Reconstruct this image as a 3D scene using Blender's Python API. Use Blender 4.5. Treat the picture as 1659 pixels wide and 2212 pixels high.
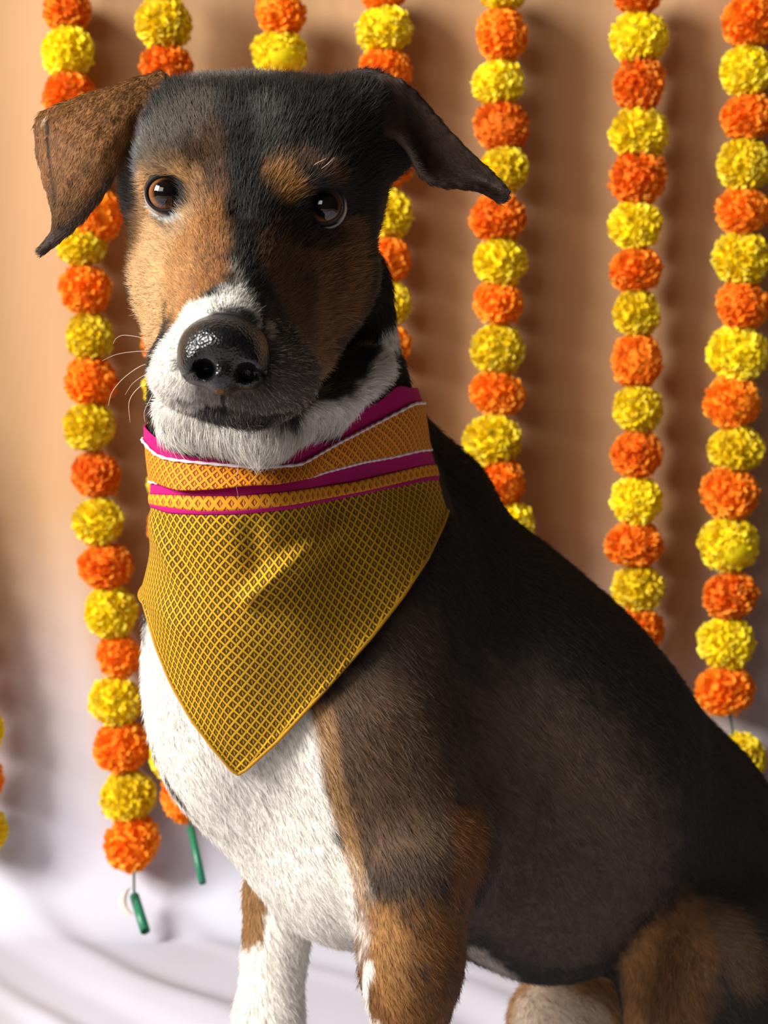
import bpy, bmesh, math, random
import numpy as np
from mathutils import Vector, Matrix
from mathutils.bvhtree import BVHTree

for o in list(bpy.data.objects):
    bpy.data.objects.remove(o)
random.seed(4)
RNG = np.random.default_rng(7)
SC = bpy.context.scene
COL = SC.collection

# ------------------------------------------------------------------ camera
F = 3900.0                       # focal length in pixels of the 1659 x 2212 frame
CAMZ = 0.60
PITCH = math.radians(5.0)
cam_d = bpy.data.cameras.new('camera')
cam = bpy.data.objects.new('camera', cam_d)
COL.objects.link(cam)
cam.location = (0, 0, CAMZ)
cam.rotation_euler = (math.pi / 2 - PITCH, 0, 0)
cam_d.sensor_fit = 'VERTICAL'
cam_d.sensor_height = 36.0
cam_d.lens = F / 2212.0 * 36.0
cam_d.clip_start = 0.05
cam_d.dof.use_dof = True
cam_d.dof.focus_distance = 1.09
cam_d.dof.aperture_fstop = 11.0
SC.camera = cam

# ------------------------------------------------------------------ light
w = bpy.data.worlds.new('room_light')
SC.world = w
w.use_nodes = True
bg = w.node_tree.nodes['Background']
bg.inputs[0].default_value = (1.0, 0.93, 0.86, 1)
bg.inputs[1].default_value = 0.03

def area(name, loc, target, sx, sy, power, colour):
    d = bpy.data.lights.new(name, 'AREA')
    d.shape = 'RECTANGLE'; d.size = sx; d.size_y = sy
    d.energy = power; d.color = colour
    o = bpy.data.objects.new(name, d); COL.objects.link(o)
    o.location = loc
    o.rotation_euler = (Vector(target) - Vector(loc)).to_track_quat('-Z', 'Y').to_euler()
    return o
# one tall window on the left with two panes
area('window_light', (-4.92, -0.86, 3.30), (0.0, 1.20, 0.55), 1.00, 2.60, 385, (1.0, 0.97, 0.93))
area('window_light', (-4.34, -1.86, 3.30), (0.0, 1.20, 0.55), 1.00, 2.60, 385, (1.0, 0.97, 0.93))
# added soft fill, behind and left of the camera, to brighten the backdrop
area('backdrop_fill', (-2.5, -1.9, 2.3), (0.1, 1.85, 0.7), 2.8, 1.8, 78, (1.0, 0.95, 0.88))

SC.view_settings.view_transform = 'Standard'
SC.view_settings.look = 'None'
SC.view_settings.gamma = 1.0
SC.view_settings.use_curve_mapping = False
SC.view_settings.exposure = 0.0

# ------------------------------------------------------------------ helpers
CP, SP = math.cos(PITCH), math.sin(PITCH)
Y0 = 1.10
def PW(px, py, Y):
    """the world point at depth Y that stands on the line of sight of a pixel"""
    a = (px - 829.5) / F; b = (1106.0 - py) / F
    ry = CP + b * SP; rz = -SP + b * CP
    return np.array([a * Y / ry, Y, CAMZ + rz * Y / ry])
def P(px, py, dy):
    return PW(px, py, Y0 + dy)
def R(rpx, dy):
    return rpx * (Y0 + dy) / F
def project(p):
    p = np.asarray(p)
    x = p[..., 0]; y = p[..., 1]; z = p[..., 2] - CAMZ
    dep = y * CP - z * SP
    up = y * SP + z * CP
    return 829.5 + F * x / dep, 1106.0 - F * up / dep

def hash3(i, j, k, seed):
    n = (i.astype(np.int64) * 73856093) ^ (j.astype(np.int64) * 19349663) ^ (k.astype(np.int64) * 83492791) ^ (seed * 2654435761)
    n = (n ^ (n >> 13)) * 1274126177
    n = n & 0x7fffffff
    n = (n ^ (n >> 16)) & 0xffff
    return n / 32767.5 - 1.0
def noise3(p, scale, seed=1):
    q = np.asarray(p, float) * scale
    f = np.floor(q); t = q - f; t = t * t * (3 - 2 * t)
    i, j, k = f[..., 0], f[..., 1], f[..., 2]
    out = 0
    for a in (0, 1):
        wa = t[..., 0] if a else 1 - t[..., 0]
        for b in (0, 1):
            wb = t[..., 1] if b else 1 - t[..., 1]
            for c in (0, 1):
                wc = t[..., 2] if c else 1 - t[..., 2]
                out = out + wa * wb * wc * hash3(i + a, j + b, k + c, seed)
    return out

def mesh_obj(name, verts, faces, mat, parent=None, smooth=True):
    me = bpy.data.meshes.new(name)
    me.from_pydata([tuple(v) for v in verts] if not isinstance(verts, np.ndarray) else verts.tolist(), [],
                   faces if not isinstance(faces, np.ndarray) else faces.tolist())
    if smooth:
        me.polygons.foreach_set('use_smooth', np.ones(len(me.polygons), bool))
    me.update()
    o = bpy.data.objects.new(name, me)
    COL.objects.link(o)
    if mat: me.materials.append(mat)
    if parent: o.parent = parent
    return o
def tag(o, label=None, cat=None, group=None, kind=None):
    if label: o['label'] = label
    if cat: o['category'] = cat
    if group: o['group'] = group
    if kind: o['kind'] = kind
    return o
def empty(name, loc):
    o = bpy.data.objects.new(name, None); COL.objects.link(o)
    o.location = loc
    o.empty_display_size = 0.02
    return o
def reparent(o, par):
    """keeps world-space vertices where they are"""
    o.parent = par
    o.matrix_parent_inverse = Matrix.Translation(-Vector(par.location))

def tube(points, radii, n=8, twist=None, closed=False):
    """swept tube along points; twist=(turns, amp) makes a roped cord"""
    pts = [Vector(p) for p in points]
    m = len(pts)
    verts, faces = [], []
    up = Vector((0.13, 0.2, 0.97))
    prev = None
    for i, p in enumerate(pts):
        t = (pts[min(i + 1, m - 1)] - pts[max(i - 1, 0)]).normalized()
        a = (prev - t * prev.dot(t)).normalized() if prev is not None and (prev - t * prev.dot(t)).length > 1e-6 else t.cross(up).normalized()
        prev = a
        b = t.cross(a)
        for j in range(n):
            an = 2 * math.pi * j / n
            r = radii[i]
            if twist:
                r = r * (1 + twist[1] * math.cos(2 * an + twist[0] * i))
            verts.append(p + (a * math.cos(an) + b * math.sin(an)) * r)
    for i in range(m - 1):
        for j in range(n):
            faces.append((i * n + j, i * n + (j + 1) % n, (i + 1) * n + (j + 1) % n, (i + 1) * n + j))
    faces.append(tuple(range(n - 1, -1, -1)))
    faces.append(tuple((m - 1) * n + j for j in range(n)))
    return verts, faces

def spline(ctrl, n):
    """Catmull-Rom through control points"""
    c = np.array(ctrl, float)
    c = np.vstack([2 * c[0] - c[1], c, 2 * c[-1] - c[-2]])
    out = []
    seg = len(c) - 3
    for s in np.linspace(0, seg - 1e-6, n):
        i = int(s); t = s - i
        p0, p1, p2, p3 = c[i:i + 4]
        out.append(0.5 * (2 * p1 + (p2 - p0) * t + (2 * p0 - 5 * p1 + 4 * p2 - p3) * t * t + (3 * p1 - p0 - 3 * p2 + p3) * t ** 3))
    return np.array(out)

# ------------------------------------------------------------------ materials
class NT:
    def __init__(self, name):
        self.m = bpy.data.materials.new(name); self.m.use_nodes = True
        self.t = self.m.node_tree
        self.b = self.t.nodes['Principled BSDF']
    def n(self, typ, **kw):
        x = self.t.nodes.new(typ)
        for k, v in kw.items(): setattr(x, k, v)
        return x
    def l(self, a, b): self.t.links.new(a, b)
    def val(self, sock, v): self.b.inputs[sock].default_value = v
    def math(self, op, a, b=None, c=None):
        x = self.n('ShaderNodeMath', operation=op)
        for i, s in enumerate((a, b, c)):
            if s is None: continue
            if isinstance(s, (int, float)): x.inputs[i].default_value = s
            else: self.l(s, x.inputs[i])
        return x.outputs[0]
    def mix(self, fac, a, b):
        x = self.n('ShaderNodeMix', data_type='RGBA')
        for s, v in ((x.inputs[0], fac), (x.inputs[6], a), (x.inputs[7], b)):
            if isinstance(v, (int, float)): s.default_value = v
            elif isinstance(v, tuple): s.default_value = (*v, 1)
            else: self.l(v, s)
        return x.outputs[2]
    def noise(self, scale, detail=3, coord=None, rough=0.5):
        x = self.n('ShaderNodeTexNoise'); x.inputs['Scale'].default_value = scale
        x.inputs['Detail'].default_value = detail; x.inputs['Roughness'].default_value = rough
        if coord is not None: self.l(coord, x.inputs['Vector'])
        return x.outputs[0]
    def bump(self, h, strength=0.3, dist=0.001):
        x = self.n('ShaderNodeBump'); x.inputs['Strength'].default_value = strength
        x.inputs['Distance'].default_value = dist
        self.l(h, x.inputs['Height']); self.l(x.outputs[0], self.b.inputs['Normal'])
    def obj(self): return self.n('ShaderNodeTexCoord').outputs['Object']

def plain(name, col, rough=0.6, spec=0.3, noise_scale=None, noise_amt=0.2, bump=0.0):
    k = NT(name)
    k.val('Roughness', rough); k.val('Specular IOR Level', spec)
    if noise_scale:
        nz = k.noise(noise_scale, 4, k.obj())
        dark = tuple(c * (1 - noise_amt) for c in col); lite = tuple(min(1, c * (1 + noise_amt)) for c in col)
        k.l(k.mix(nz, dark, lite), k.b.inputs['Base Color'])
        if bump: k.bump(nz, bump, 0.002)
    else:
        k.val('Base Color', (*col, 1))
    return k.m

# ------------------------------------------------------------------ setting
WALLY = 1.88
wm = plain('wall_paint', (0.55, 0.45, 0.36), 0.9, 0.1, 3, 0.05)
def box(name, lo, hi, mat):
    x0, y0, z0 = lo; x1, y1, z1 = hi
    v = [(x0, y0, z0), (x1, y0, z0), (x1, y1, z0), (x0, y1, z0), (x0, y0, z1), (x1, y0, z1), (x1, y1, z1), (x0, y1, z1)]
    f = [(0, 3, 2, 1), (4, 5, 6, 7), (0, 1, 5, 4), (1, 2, 6, 5), (2, 3, 7, 6), (3, 0, 4, 7)]
    return mesh_obj(name, v, f, mat, smooth=False)
tag(box('floor', (-2.6, -0.6, -0.12), (2.6, 2.1, -0.022), plain('floor_boards', (0.30, 0.22, 0.15), 0.6, 0.3, 8, 0.2)), kind='structure')
tag(box('wall_back', (-2.6, 1.97, -0.12), (2.6, 2.1, 2.6), wm), kind='structure')

# hung white cloth: warm light on its upper part painted in as tan
def sheet():
    nx, ns = 420, 560
    X = np.linspace(-1.25, 1.25, nx)
    zt = 1.55; rc = 0.09
    Lw = zt - rc; La = rc * math.pi / 2; Lf = WALLY - rc - 0.25
    S = np.linspace(0, Lw + La + Lf, ns)
    y = np.zeros(ns); z = np.zeros(ns); ny = np.zeros(ns); nz = np.zeros(ns)
    for i, s in enumerate(S):
        if s < Lw: y[i], z[i], ny[i], nz[i] = WALLY, zt - s, -1, 0
        elif s < Lw + La:
            a = (s - Lw) / rc
            y[i] = WALLY - rc + rc * math.cos(a); z[i] = rc - rc * math.sin(a); ny[i] = -math.cos(a); nz[i] = math.sin(a)
        else:
            y[i] = WALLY - rc - (s - Lw - La); z[i] = 0; ny[i], nz[i] = 0, 1
    XX, SS = np.meshgrid(X, S)
    YY = np.repeat(y[:, None], nx, 1); ZZ = np.repeat(z[:, None], nx, 1)
    NY = np.repeat(ny[:, None], nx, 1); NZ = np.repeat(nz[:, None], nx, 1)
    pts = np.stack([XX, SS, 0 * XX], -1)
    wall = np.clip((Lw + 0.02 - SS) / 0.35, 0, 1)
    # pleats on the hanging part
    wob = XX + 0.05 * noise3(pts, 1.6, 3)
    ple = 0.007 * np.sin(wob * 19.0 + 0.6) + 0.004 * np.sin(wob * 41.0 + 1.7) - 0.010
    # drawn folds that run down to the right at the foot
    q = (XX * 0.80 + (SS - Lw) * -0.62)
    dg = q + 0.035 * noise3(pts, 4.0, 5)
    ridge = np.maximum(0, np.sin(dg * 33.0)) ** 2 * 0.026 + np.maximum(0, np.sin(dg * 57.0 + 1.0)) ** 3 * 0.010
    ridge = ridge * (0.55 + 0.45 * noise3(pts, 3.0, 8)) + 0.004 * noise3(pts, 9, 11)
    foot = np.clip((SS - (Lw - 0.10)) / 0.30, 0, 1)
    dsp = wall * ple + foot * ridge + 0.004
    dsp = np.maximum(dsp, -0.018)
    V = np.stack([XX, YY + NY * dsp, ZZ + NZ * dsp], -1).reshape(-1, 3)
    idx = np.arange(nx * ns).reshape(ns, nx)
    Fc = np.stack([idx[:-1, :-1], idx[1:, :-1], idx[1:, 1:], idx[:-1, 1:]], -1).reshape(-1, 4)
    k = NT('light_painted_cotton_sheet')
    k.val('Roughness', 0.95); k.val('Specular IOR Level', 0.1)
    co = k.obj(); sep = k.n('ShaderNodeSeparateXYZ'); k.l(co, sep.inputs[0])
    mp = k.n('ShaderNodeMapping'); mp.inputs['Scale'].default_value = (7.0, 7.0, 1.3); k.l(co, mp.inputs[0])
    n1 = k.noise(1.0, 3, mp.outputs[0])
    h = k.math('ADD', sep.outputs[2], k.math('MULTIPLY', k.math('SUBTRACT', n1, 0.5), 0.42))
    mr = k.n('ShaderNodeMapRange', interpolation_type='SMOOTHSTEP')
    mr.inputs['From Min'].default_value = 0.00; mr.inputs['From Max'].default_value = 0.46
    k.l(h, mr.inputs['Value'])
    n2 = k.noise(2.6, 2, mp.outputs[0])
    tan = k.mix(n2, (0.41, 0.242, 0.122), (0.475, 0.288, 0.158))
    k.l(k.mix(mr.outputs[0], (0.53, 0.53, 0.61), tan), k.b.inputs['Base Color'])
    k.bump(k.noise(900, 2, co), 0.08, 0.0005)
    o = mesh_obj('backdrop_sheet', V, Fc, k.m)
    sol = o.modifiers.new('cloth_thickness', 'SOLIDIFY'); sol.thickness = 0.002; sol.offset = -1
    tag(o, 'white sheet hung behind the dog, warm light painted tan on its upper part', 'sheet', kind='thing')
    return o
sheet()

# ------------------------------------------------------------------ signed distance tools
def sd_ell(c, r, rot=None):
    c = np.array(c); r = np.array(r)
    def f(x, y, z):
        X, Y, Z = x - c[0], y - c[1], z - c[2]
        if rot is not None:
            M = rot
            X, Y, Z = M[0][0] * X + M[1][0] * Y + M[2][0] * Z, M[0][1] * X + M[1][1] * Y + M[2][1] * Z, M[0][2] * X + M[1][2] * Y + M[2][2] * Z
        k0 = np.sqrt((X / r[0]) ** 2 + (Y / r[1]) ** 2 + (Z / r[2]) ** 2) + 1e-9
        k1 = np.sqrt((X / r[0] ** 2) ** 2 + (Y / r[1] ** 2) ** 2 + (Z / r[2] ** 2) ** 2) + 1e-9
        return k0 * (k0 - 1) / k1
    m = r.max() if rot is not None else r
    return f, c - m, c + m
def sd_cone(a, b, ra, rb):
    a = np.array(a); b = np.array(b); ab = b - a; L2 = (ab ** 2).sum()
    def f(x, y, z):
        t = np.clip(((x - a[0]) * ab[0] + (y - a[1]) * ab[1] + (z - a[2]) * ab[2]) / L2, 0, 1)
        return np.sqrt((x - a[0] - t * ab[0]) ** 2 + (y - a[1] - t * ab[1]) ** 2 + (z - a[2] - t * ab[2]) ** 2) - (ra + (rb - ra) * t)
    return f, np.minimum(a - ra, b - rb), np.maximum(a + ra, b + rb)
def sd_box(c, h, rad):
    c = np.array(c); h = np.array(h) - rad
    def f(x, y, z):
        qx, qy, qz = np.abs(x - c[0]) - h[0], np.abs(y - c[1]) - h[1], np.abs(z - c[2]) - h[2]
        return np.sqrt(np.maximum(qx, 0) ** 2 + np.maximum(qy, 0) ** 2 + np.maximum(qz, 0) ** 2) + np.minimum(np.maximum(qx, np.maximum(qy, qz)), 0) - rad
    return f, c - h - rad, c + h + rad
def sd_tri(a, b, c, rad):
    a, b, c = np.array(a), np.array(b), np.array(c)
    n = np.cross(b - a, c - a); nn = (n ** 2).sum()
    es = []
    for p, q in ((a, b), (b, c), (c, a)):
        e = q - p
        es.append((p, e, (e ** 2).sum(), np.cross(e, n)))
    def f(x, y, z):
        best = None; inside = None
        for p, e, l2, m in es:
            X, Y, Z = x - p[0], y - p[1], z - p[2]
            s = (X * m[0] + Y * m[1] + Z * m[2]) <= 0
            inside = s if inside is None else inside & s
            t = np.clip((X * e[0] + Y * e[1] + Z * e[2]) / l2, 0, 1)
            d = (X - t * e[0]) ** 2 + (Y - t * e[1]) ** 2 + (Z - t * e[2]) ** 2
            best = d if best is None else np.minimum(best, d)
        pl = ((x - a[0]) * n[0] + (y - a[1]) * n[1] + (z - a[2]) * n[2]) ** 2 / nn
        return np.sqrt(np.where(inside, pl, best)) - rad
    P3 = np.stack([a, b, c])
    return f, P3.min(0) - rad, P3.max(0) + rad

def smin(a, b, k):
    h = np.maximum(k - np.abs(a - b), 0) / k
    return np.minimum(a, b) - h * h * k * 0.25
def smax(a, b, k): return -smin(-a, -b, k)

class Field:
    def __init__(self): self.ops = []
    def add(self, prim, k=0.015, op='u', tags=()): self.ops.append((op, prim, k, tags))
    def cut(self, prim, k=0.004): self.ops.append(('s', prim, k, ()))
    def at(self, p, only=None):
        x, y, z = p[..., 0], p[..., 1], p[..., 2]
        d = np.full(x.shape, 1.0)
        for op, (f, lo, hi), k, tg in self.ops:
            if only and only not in tg: continue
            v = f(x, y, z)
            d = smin(d, v, k) if op == 'u' else smax(d, -v, k)
        return d
    def grid(self, xs, ys, zs):
        D = np.full((len(xs), len(ys), len(zs)), 0.2, np.float32)
        for op, (f, lo, hi), k, tg in self.ops:
            m = k + 0.012
            i0, i1 = np.searchsorted(xs, lo[0] - m), np.searchsorted(xs, hi[0] + m)
            j0, j1 = np.searchsorted(ys, lo[1] - m), np.searchsorted(ys, hi[1] + m)
            k0, k1 = np.searchsorted(zs, lo[2] - m), np.searchsorted(zs, hi[2] + m)
            if i1 <= i0 or j1 <= j0 or k1 <= k0: continue
            v = f(xs[i0:i1, None, None].astype(np.float32), ys[None, j0:j1, None].astype(np.float32), zs[None, None, k0:k1].astype(np.float32)).astype(np.float32)
            s = D[i0:i1, j0:j1, k0:k1]
            D[i0:i1, j0:j1, k0:k1] = smin(s, v, k) if op == 'u' else smax(s, -v, k)
        return D

def surface_nets(D, xs, ys, zs):
    neg = D < 0
    nx, ny, nz = D.shape
    cnt = np.zeros((nx - 1, ny - 1, nz - 1), np.uint8)
    for a in (0, 1):
        for b in (0, 1):
            for c in (0, 1):
                cnt += neg[a:nx - 1 + a, b:ny - 1 + b, c:nz - 1 + c]
    I, J, K = np.nonzero((cnt > 0) & (cnt < 8))
    vid = np.full(cnt.shape, -1, np.int32)
    vid[I, J, K] = np.arange(len(I))
    acc = np.zeros((len(I), 3)); num = np.zeros(len(I))
    corners = [(a, b, c) for a in (0, 1) for b in (0, 1) for c in (0, 1)]
    for p in corners:
        for ax in range(3):
            if p[ax]: continue
            q = list(p); q[ax] = 1
            v0 = D[I + p[0], J + p[1], K + p[2]].astype(float); v1 = D[I + q[0], J + q[1], K + q[2]].astype(float)
            m = (v0 < 0) != (v1 < 0)
            t = np.where(m, v0 / np.where(m, v0 - v1, 1), 0)
            P0 = np.stack([xs[I + p[0]], ys[J + p[1]], zs[K + p[2]]], 1); P1 = np.stack([xs[I + q[0]], ys[J + q[1]], zs[K + q[2]]], 1)
            acc += np.where(m[:, None], P0 + (P1 - P0) * t[:, None], 0); num += m
    V = acc / num[:, None]
    faces = []
    def quads(ax):
        sl0 = [slice(None)] * 3; sl1 = [slice(None)] * 3
        sl0[ax] = slice(0, -1); sl1[ax] = slice(1, None)
        s0, s1 = neg[tuple(sl0)], neg[tuple(sl1)]
        i, j, k = np.nonzero(s0 != s1)
        u, w_ = [(1, 2), (2, 0), (0, 1)][ax]
        idx = [i, j, k]
        ok = (idx[u] > 0) & (idx[w_] > 0) & (idx[u] < D.shape[u] - 1) & (idx[w_] < D.shape[w_] - 1)
        idx = [a[ok] for a in idx]
        flip = s0[idx[0], idx[1], idx[2]]
        def cell(du, dw):
            c = [a.copy() for a in idx]; c[u] -= du; c[w_] -= dw
            return vid[c[0], c[1], c[2]]
        q = np.stack([cell(1, 1), cell(0, 1), cell(0, 0), cell(1, 0)], 1)
        q[~flip] = q[~flip][:, ::-1]
        faces.append(q)
    for ax in range(3): quads(ax)
    return V, np.concatenate(faces)

def lap_smooth(V, Fc, it, lam=0.5):
    e = np.concatenate([Fc[:, [0, 1]], Fc[:, [1, 2]], Fc[:, [2, 3]], Fc[:, [3, 0]]])
    for _ in range(it):
        s = np.zeros_like(V); c = np.zeros(len(V))
        for a in range(3):
            s[:, a] = np.bincount(e[:, 0], V[e[:, 1], a], len(V)) + np.bincount(e[:, 1], V[e[:, 0], a], len(V))
        c = np.bincount(e[:, 0], None, len(V)) + np.bincount(e[:, 1], None, len(V))
        V = V + lam * (s / np.maximum(c, 1)[:, None] - V)
    return V
def axis(parts):
    out = []
    for a, b, h in parts:
        n = max(1, int(round((b - a) / h)))
        out.append(np.linspace(a, b, n + 1)[:-1])
    out.append(np.array([parts[-1][1]]))
    return np.concatenate(out)

# ------------------------------------------------------------------ the dog's body
B = Field()
def ell(px, py, dy, rx, ry, rz, k=0.015, rot=None, tags=()):
    B.add(sd_ell(P(px, py, dy), (R(rx, dy), ry, R(rz, dy)), rot), k, 'u', tags)
def cone(a, ra, b, rb, k=0.015, tags=()):
    B.add(sd_cone(P(*a), P(*b), R(ra, a[2]), R(rb, b[2])), k, 'u', tags)
N = ('neck',)
# neck and trunk
# neck and chest: deeper than wide, the breastbone towards the viewer's left
def neck(rows, k):
    for (y0, a0, b0), (y1, a1, b1) in zip(rows[:-1], rows[1:]):
        for t in (0, .5, 1):
            m = lambda a, b: tuple(a[q] * (1 - t) + b[q] * t for q in range(3))
            (xa, da, ra), (xb, db, rb) = m(a0, b0), m(a1, b1)
            cone((xa, y0, da), ra, (xb, y1, db), rb, k, N)
neck([(640, (470, .10, 140), (690, .17, 155)), (870, (482, .10, 143), (722, .19, 150)), (1100, (512, .10, 152), (797, .225, 148)), (1300, (518, .105, 168), (820, .235, 188))], .02)
ell(515, 1455, .140, 208, .080, 360, .03, None, N)
ell(715, 1460, .185, 228, .090, 380, .05, None, N)
ell(765, 1745, .18, 258, .105, 298, .045, None, N)
cone((846, 890, .245), 50, (915, 1060, .27), 102, .03)
cone((880, 1230, .285), 235, (1010, 1475, .285), 315, .05)
cone((1010, 1475, .285), 318, (1152, 1650, .31), 334, .04)
cone((1152, 1650, .30), 338, (1385, 1815, .38), 262, .05)
cone((1385, 1815, .38), 262, (1620, 2030, .47), 235, .05)
cone((930, 1760, .20), 235, (1180, 1905, .28), 212, .05)
# near shoulder, upper arm, forearm, paw
cone((840, 1290, .185), 150, (790, 1590, .120), 140, .05, N)
cone((790, 1590, .120), 140, (935, 1840, .105), 118, .035)
ell(995, 1835, .115, 72, .026, 100, .02)
cone((900, 1890, .085), 112, (888, 2080, .08), 102, .025)
cone((888, 2080, .08), 102, (884, 2330, .075), 68, .02)
cone((884, 2330, .075), 68, (872, 2560, .065), 60, .02)
# far foreleg
cone((650, 1780, .235), 115, (606, 1930, .225), 80, .006)
cone((606, 1930, .225), 81, (580, 2210, .21), 66, .008)
cone((580, 2210, .21), 66, (566, 2480, .185), 54, .02)
# near hind leg
cone((1760, 2040, .40), 190, (1535, 2120, .275), 176, .03)
cone((1535, 2120, .275), 170, (1500, 2260, .265), 150, .03)
# far hind leg: thigh seen below the belly
cone((1410, 2080, .42), 132, (1208, 2206, .37), 110, .008)
def wcone(a, b, ra, rb, k=.02): B.add(sd_cone(a, b, ra, rb), k)
def paw(x, y, yaw, r=.024):
    """four toes and a pad, on the floor"""
    c, s = math.cos(yaw), math.sin(yaw)          # toes point to -Y turned by yaw
    def q(u, v, z): return np.array([x + u * c - v * s, y + u * s + v * c, z])
    B.add(sd_ell(q(0, 0, .024), (.030, .034, .024)), .012)
    for i, (u, v) in enumerate(((-.024, -.018), (-.009, -.032), (.009, -.032), (.024, -.018))):
        B.add(sd_cone(q(u * .7, v * .3, .020), q(u, v - .012, .013), .012, .0115), .006)
fp = P(872, 2560, .065); paw(fp[0] - .002, fp[1] - .012, .15); wcone(fp, (fp[0], fp[1], .035), .017, .020)
fp = P(566, 2480, .185); paw(fp[0] - .004, fp[1] - .012, .15); wcone(fp, (fp[0], fp[1], .035), .016, .019)
kn = P(1500, 2260, .265)
wcone(kn + np.array([.01, .03, -.02]), (kn[0] + .075, kn[1] + .13, .075), .046, .024)
wcone((kn[0] + .075, kn[1] + .13, .075), (kn[0] + .01, kn[1] + .0, .03), .022, .020); paw(kn[0] + .005, kn[1] - .012, .2)
kf = P(1208, 2215, .37)
wcone(kf, (kf[0] + .06, kf[1] + .10, .06), .034, .022); wcone((kf[0] + .06, kf[1] + .10, .06), (kf[0] + .0, kf[1] - .01, .03), .02, .018); paw(kf[0], kf[1] - .02, .2)
# tail curled on the floor behind the rump
tl = P(1700, 2150, .52)
wcone((tl[0], tl[1] - .02, .10), (tl[0] + .09, tl[1] - .05, .035), .026, .018); wcone((tl[0] + .09, tl[1] - .05, .035), (tl[0] + .16, tl[1] - .22, .022), .018, .012)

# head: skull, cheeks, muzzle
B.add(sd_box(P(553, 357, .10), (R(272, .10), .080, R(160, .10)), .040), .02)
ell(545, 322, .058, 215, .060, 128, .025)
ell(551, 480, .082, 257, .080, 205, .02)
ell(547, 615, .064, 243, .070, 160, .02)
cone((735, 590, .055), 62, (672, 770, .02), 42, .025)
cone((354, 600, .055), 54, (375, 770, .005), 42, .025)
ell(372, 352, .022, 62, .022, 44, .02)
ell(690, 376, .022, 62, .022, 44, .02)
cone((530, 440, .030), 115, (502, 590, -.030), 90, .03)
cone((502, 590, -.030), 90, (484, 715, -.075), 82, .02)
cone((520, 700, .0), 172, (492, 775, -.052), 122, .025)
ell(408, 800, -.045, 86, .046, 86, .014)
ell(584, 812, -.045, 106, .046, 92, .014)
ell(525, 874, -.040, 96, .034, 34, .008)
# throat under the jaw
cone((400, 888, .045), 66, (560, 900, .045), 74, .02)
cone((560, 898, .045), 70, (700, 868, .085), 50, .02)
cone((700, 868, .085), 50, (800, 800, .115), 52, .02)
# furrow, sockets, mouth
B.cut(sd_cone(P(540, 200, -.002), P(528, 330, -.020), R(9, 0), R(8, 0)), .012)
B.cut(sd_cone(P(528, 330, -.020), P(517, 470, -.030), R(8, 0), R(6, 0)), .012)
EYES = [((360, 420), .0, 40), ((702, 448), .0, 40)]
def surf(px, py):
    """depth offset of the body's surface behind a pixel"""
    dy = np.linspace(-.16, .30, 231)
    d = B.at(np.stack([P(px, py, q) for q in dy]))
    j = int((d < 0).argmax())
    return dy[j] if (d < 0).any() else .05
# ears
EAR = Field()
def ear_sheet(outer, inner, bulge, n=13, m=6, r=.0022):
    A = spline([P(*q) for q in outer], n); Bq = spline([P(*q) for q in inner], n)
    g = np.zeros((n, m, 3))
    for i in range(n):
        for j in range(m):
            t = j / (m - 1)
            g[i, j] = A[i] * (1 - t) + Bq[i] * t + np.array([0, -bulge(i / (n - 1), t), 0])
    for i in range(n - 1):
        for j in range(m - 1):
            q = g[i, j], g[i + 1, j], g[i + 1, j + 1], g[i, j + 1]
            if np.linalg.norm(np.cross(q[1] - q[0], q[2] - q[0])) > 1e-9: EAR.add(sd_tri(q[0], q[1], q[2], r), .0007)
            if np.linalg.norm(np.cross(q[2] - q[0], q[3] - q[0])) > 1e-9: EAR.add(sd_tri(q[0], q[2], q[3], r), .0007)
LTIP, LCEN, LEDGE = (88, 542, .034), (185, 320, .028), [(280, 318, .024), (250, 365, .020), (205, 440, .022), (150, 500, .028), (105, 532, .032)]
ear_sheet([(352, 160, .060), (285, 177, .052), (215, 200, .048), (145, 224, .050), (94, 244, .056), (78, 275, .060), (84, 335, .056), (102, 405, .050), (124, 470, .044), (116, 505, .039), (88, 541, .034)],
          [(356, 172, .052), (334, 215, .042), (308, 262, .034), (282, 312, .026), (256, 356, .021), (234, 396, .020), (205, 440, .022), (165, 486, .026), (132, 514, .030), (106, 532, .032), (89, 544, .034)],
          lambda s, t: .016 * math.sin(math.pi * t) ** .8 * math.sin(math.pi * min(1, s * 1.05 + .08)) + .002 * math.sin(t * 9 + s * 4))
RTIP = (1093, 420, .060)
ear_sheet([(742, 168, .055), (810, 163, .046), (866, 177, .044), (906, 213, .050), (946, 260, .055), (1000, 319, .059), (1054, 370, .060), (1088, 405, .060), (1096, 424, .060)],
          [(760, 245, .050), (820, 275, .046), (868, 305, .047), (892, 338, .047), (908, 374, .045), (944, 398, .044), (1000, 402, .049), (1042, 410, .054), (1080, 435, .060)],
          lambda s, t: -.018 * math.sin(math.pi * t) * math.sin(math.pi * min(1, max(0, s * 1.15 - .1))))
# right ear base
cone((800, 215, .06), 62, (850, 320, .075), 50, .02)
for op in EAR.ops: B.ops.append((op[0], op[1], .0012, ()))
# eye sockets and mouth line last
EYEPOS = []
for (px, py), dy, r in EYES:
    c = P(px, py, surf(px, py) + .0095); EYEPOS.append(c)
    B.cut(sd_ell(c + np.array([0, -.006, 0]), (R(38, 0), .020, R(36, 0))), .005)
mouth = [(360, 858), (395, 872), (440, 884), (481, 888), (530, 897), (585, 902), (612, 896)]
mouth = [(x, y, surf(x, y) - .001) for x, y in mouth]
for a, b in zip(mouth[:-1], mouth[1:]): B.cut(sd_cone(P(*a), P(*b), R(7, 0), R(7, 0)), .006)
a = (481, 848, surf(481, 848)); B.cut(sd_cone(P(*a), P(481, 888, mouth[3][2]), R(6, 0), R(7, 0)), .006)

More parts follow.
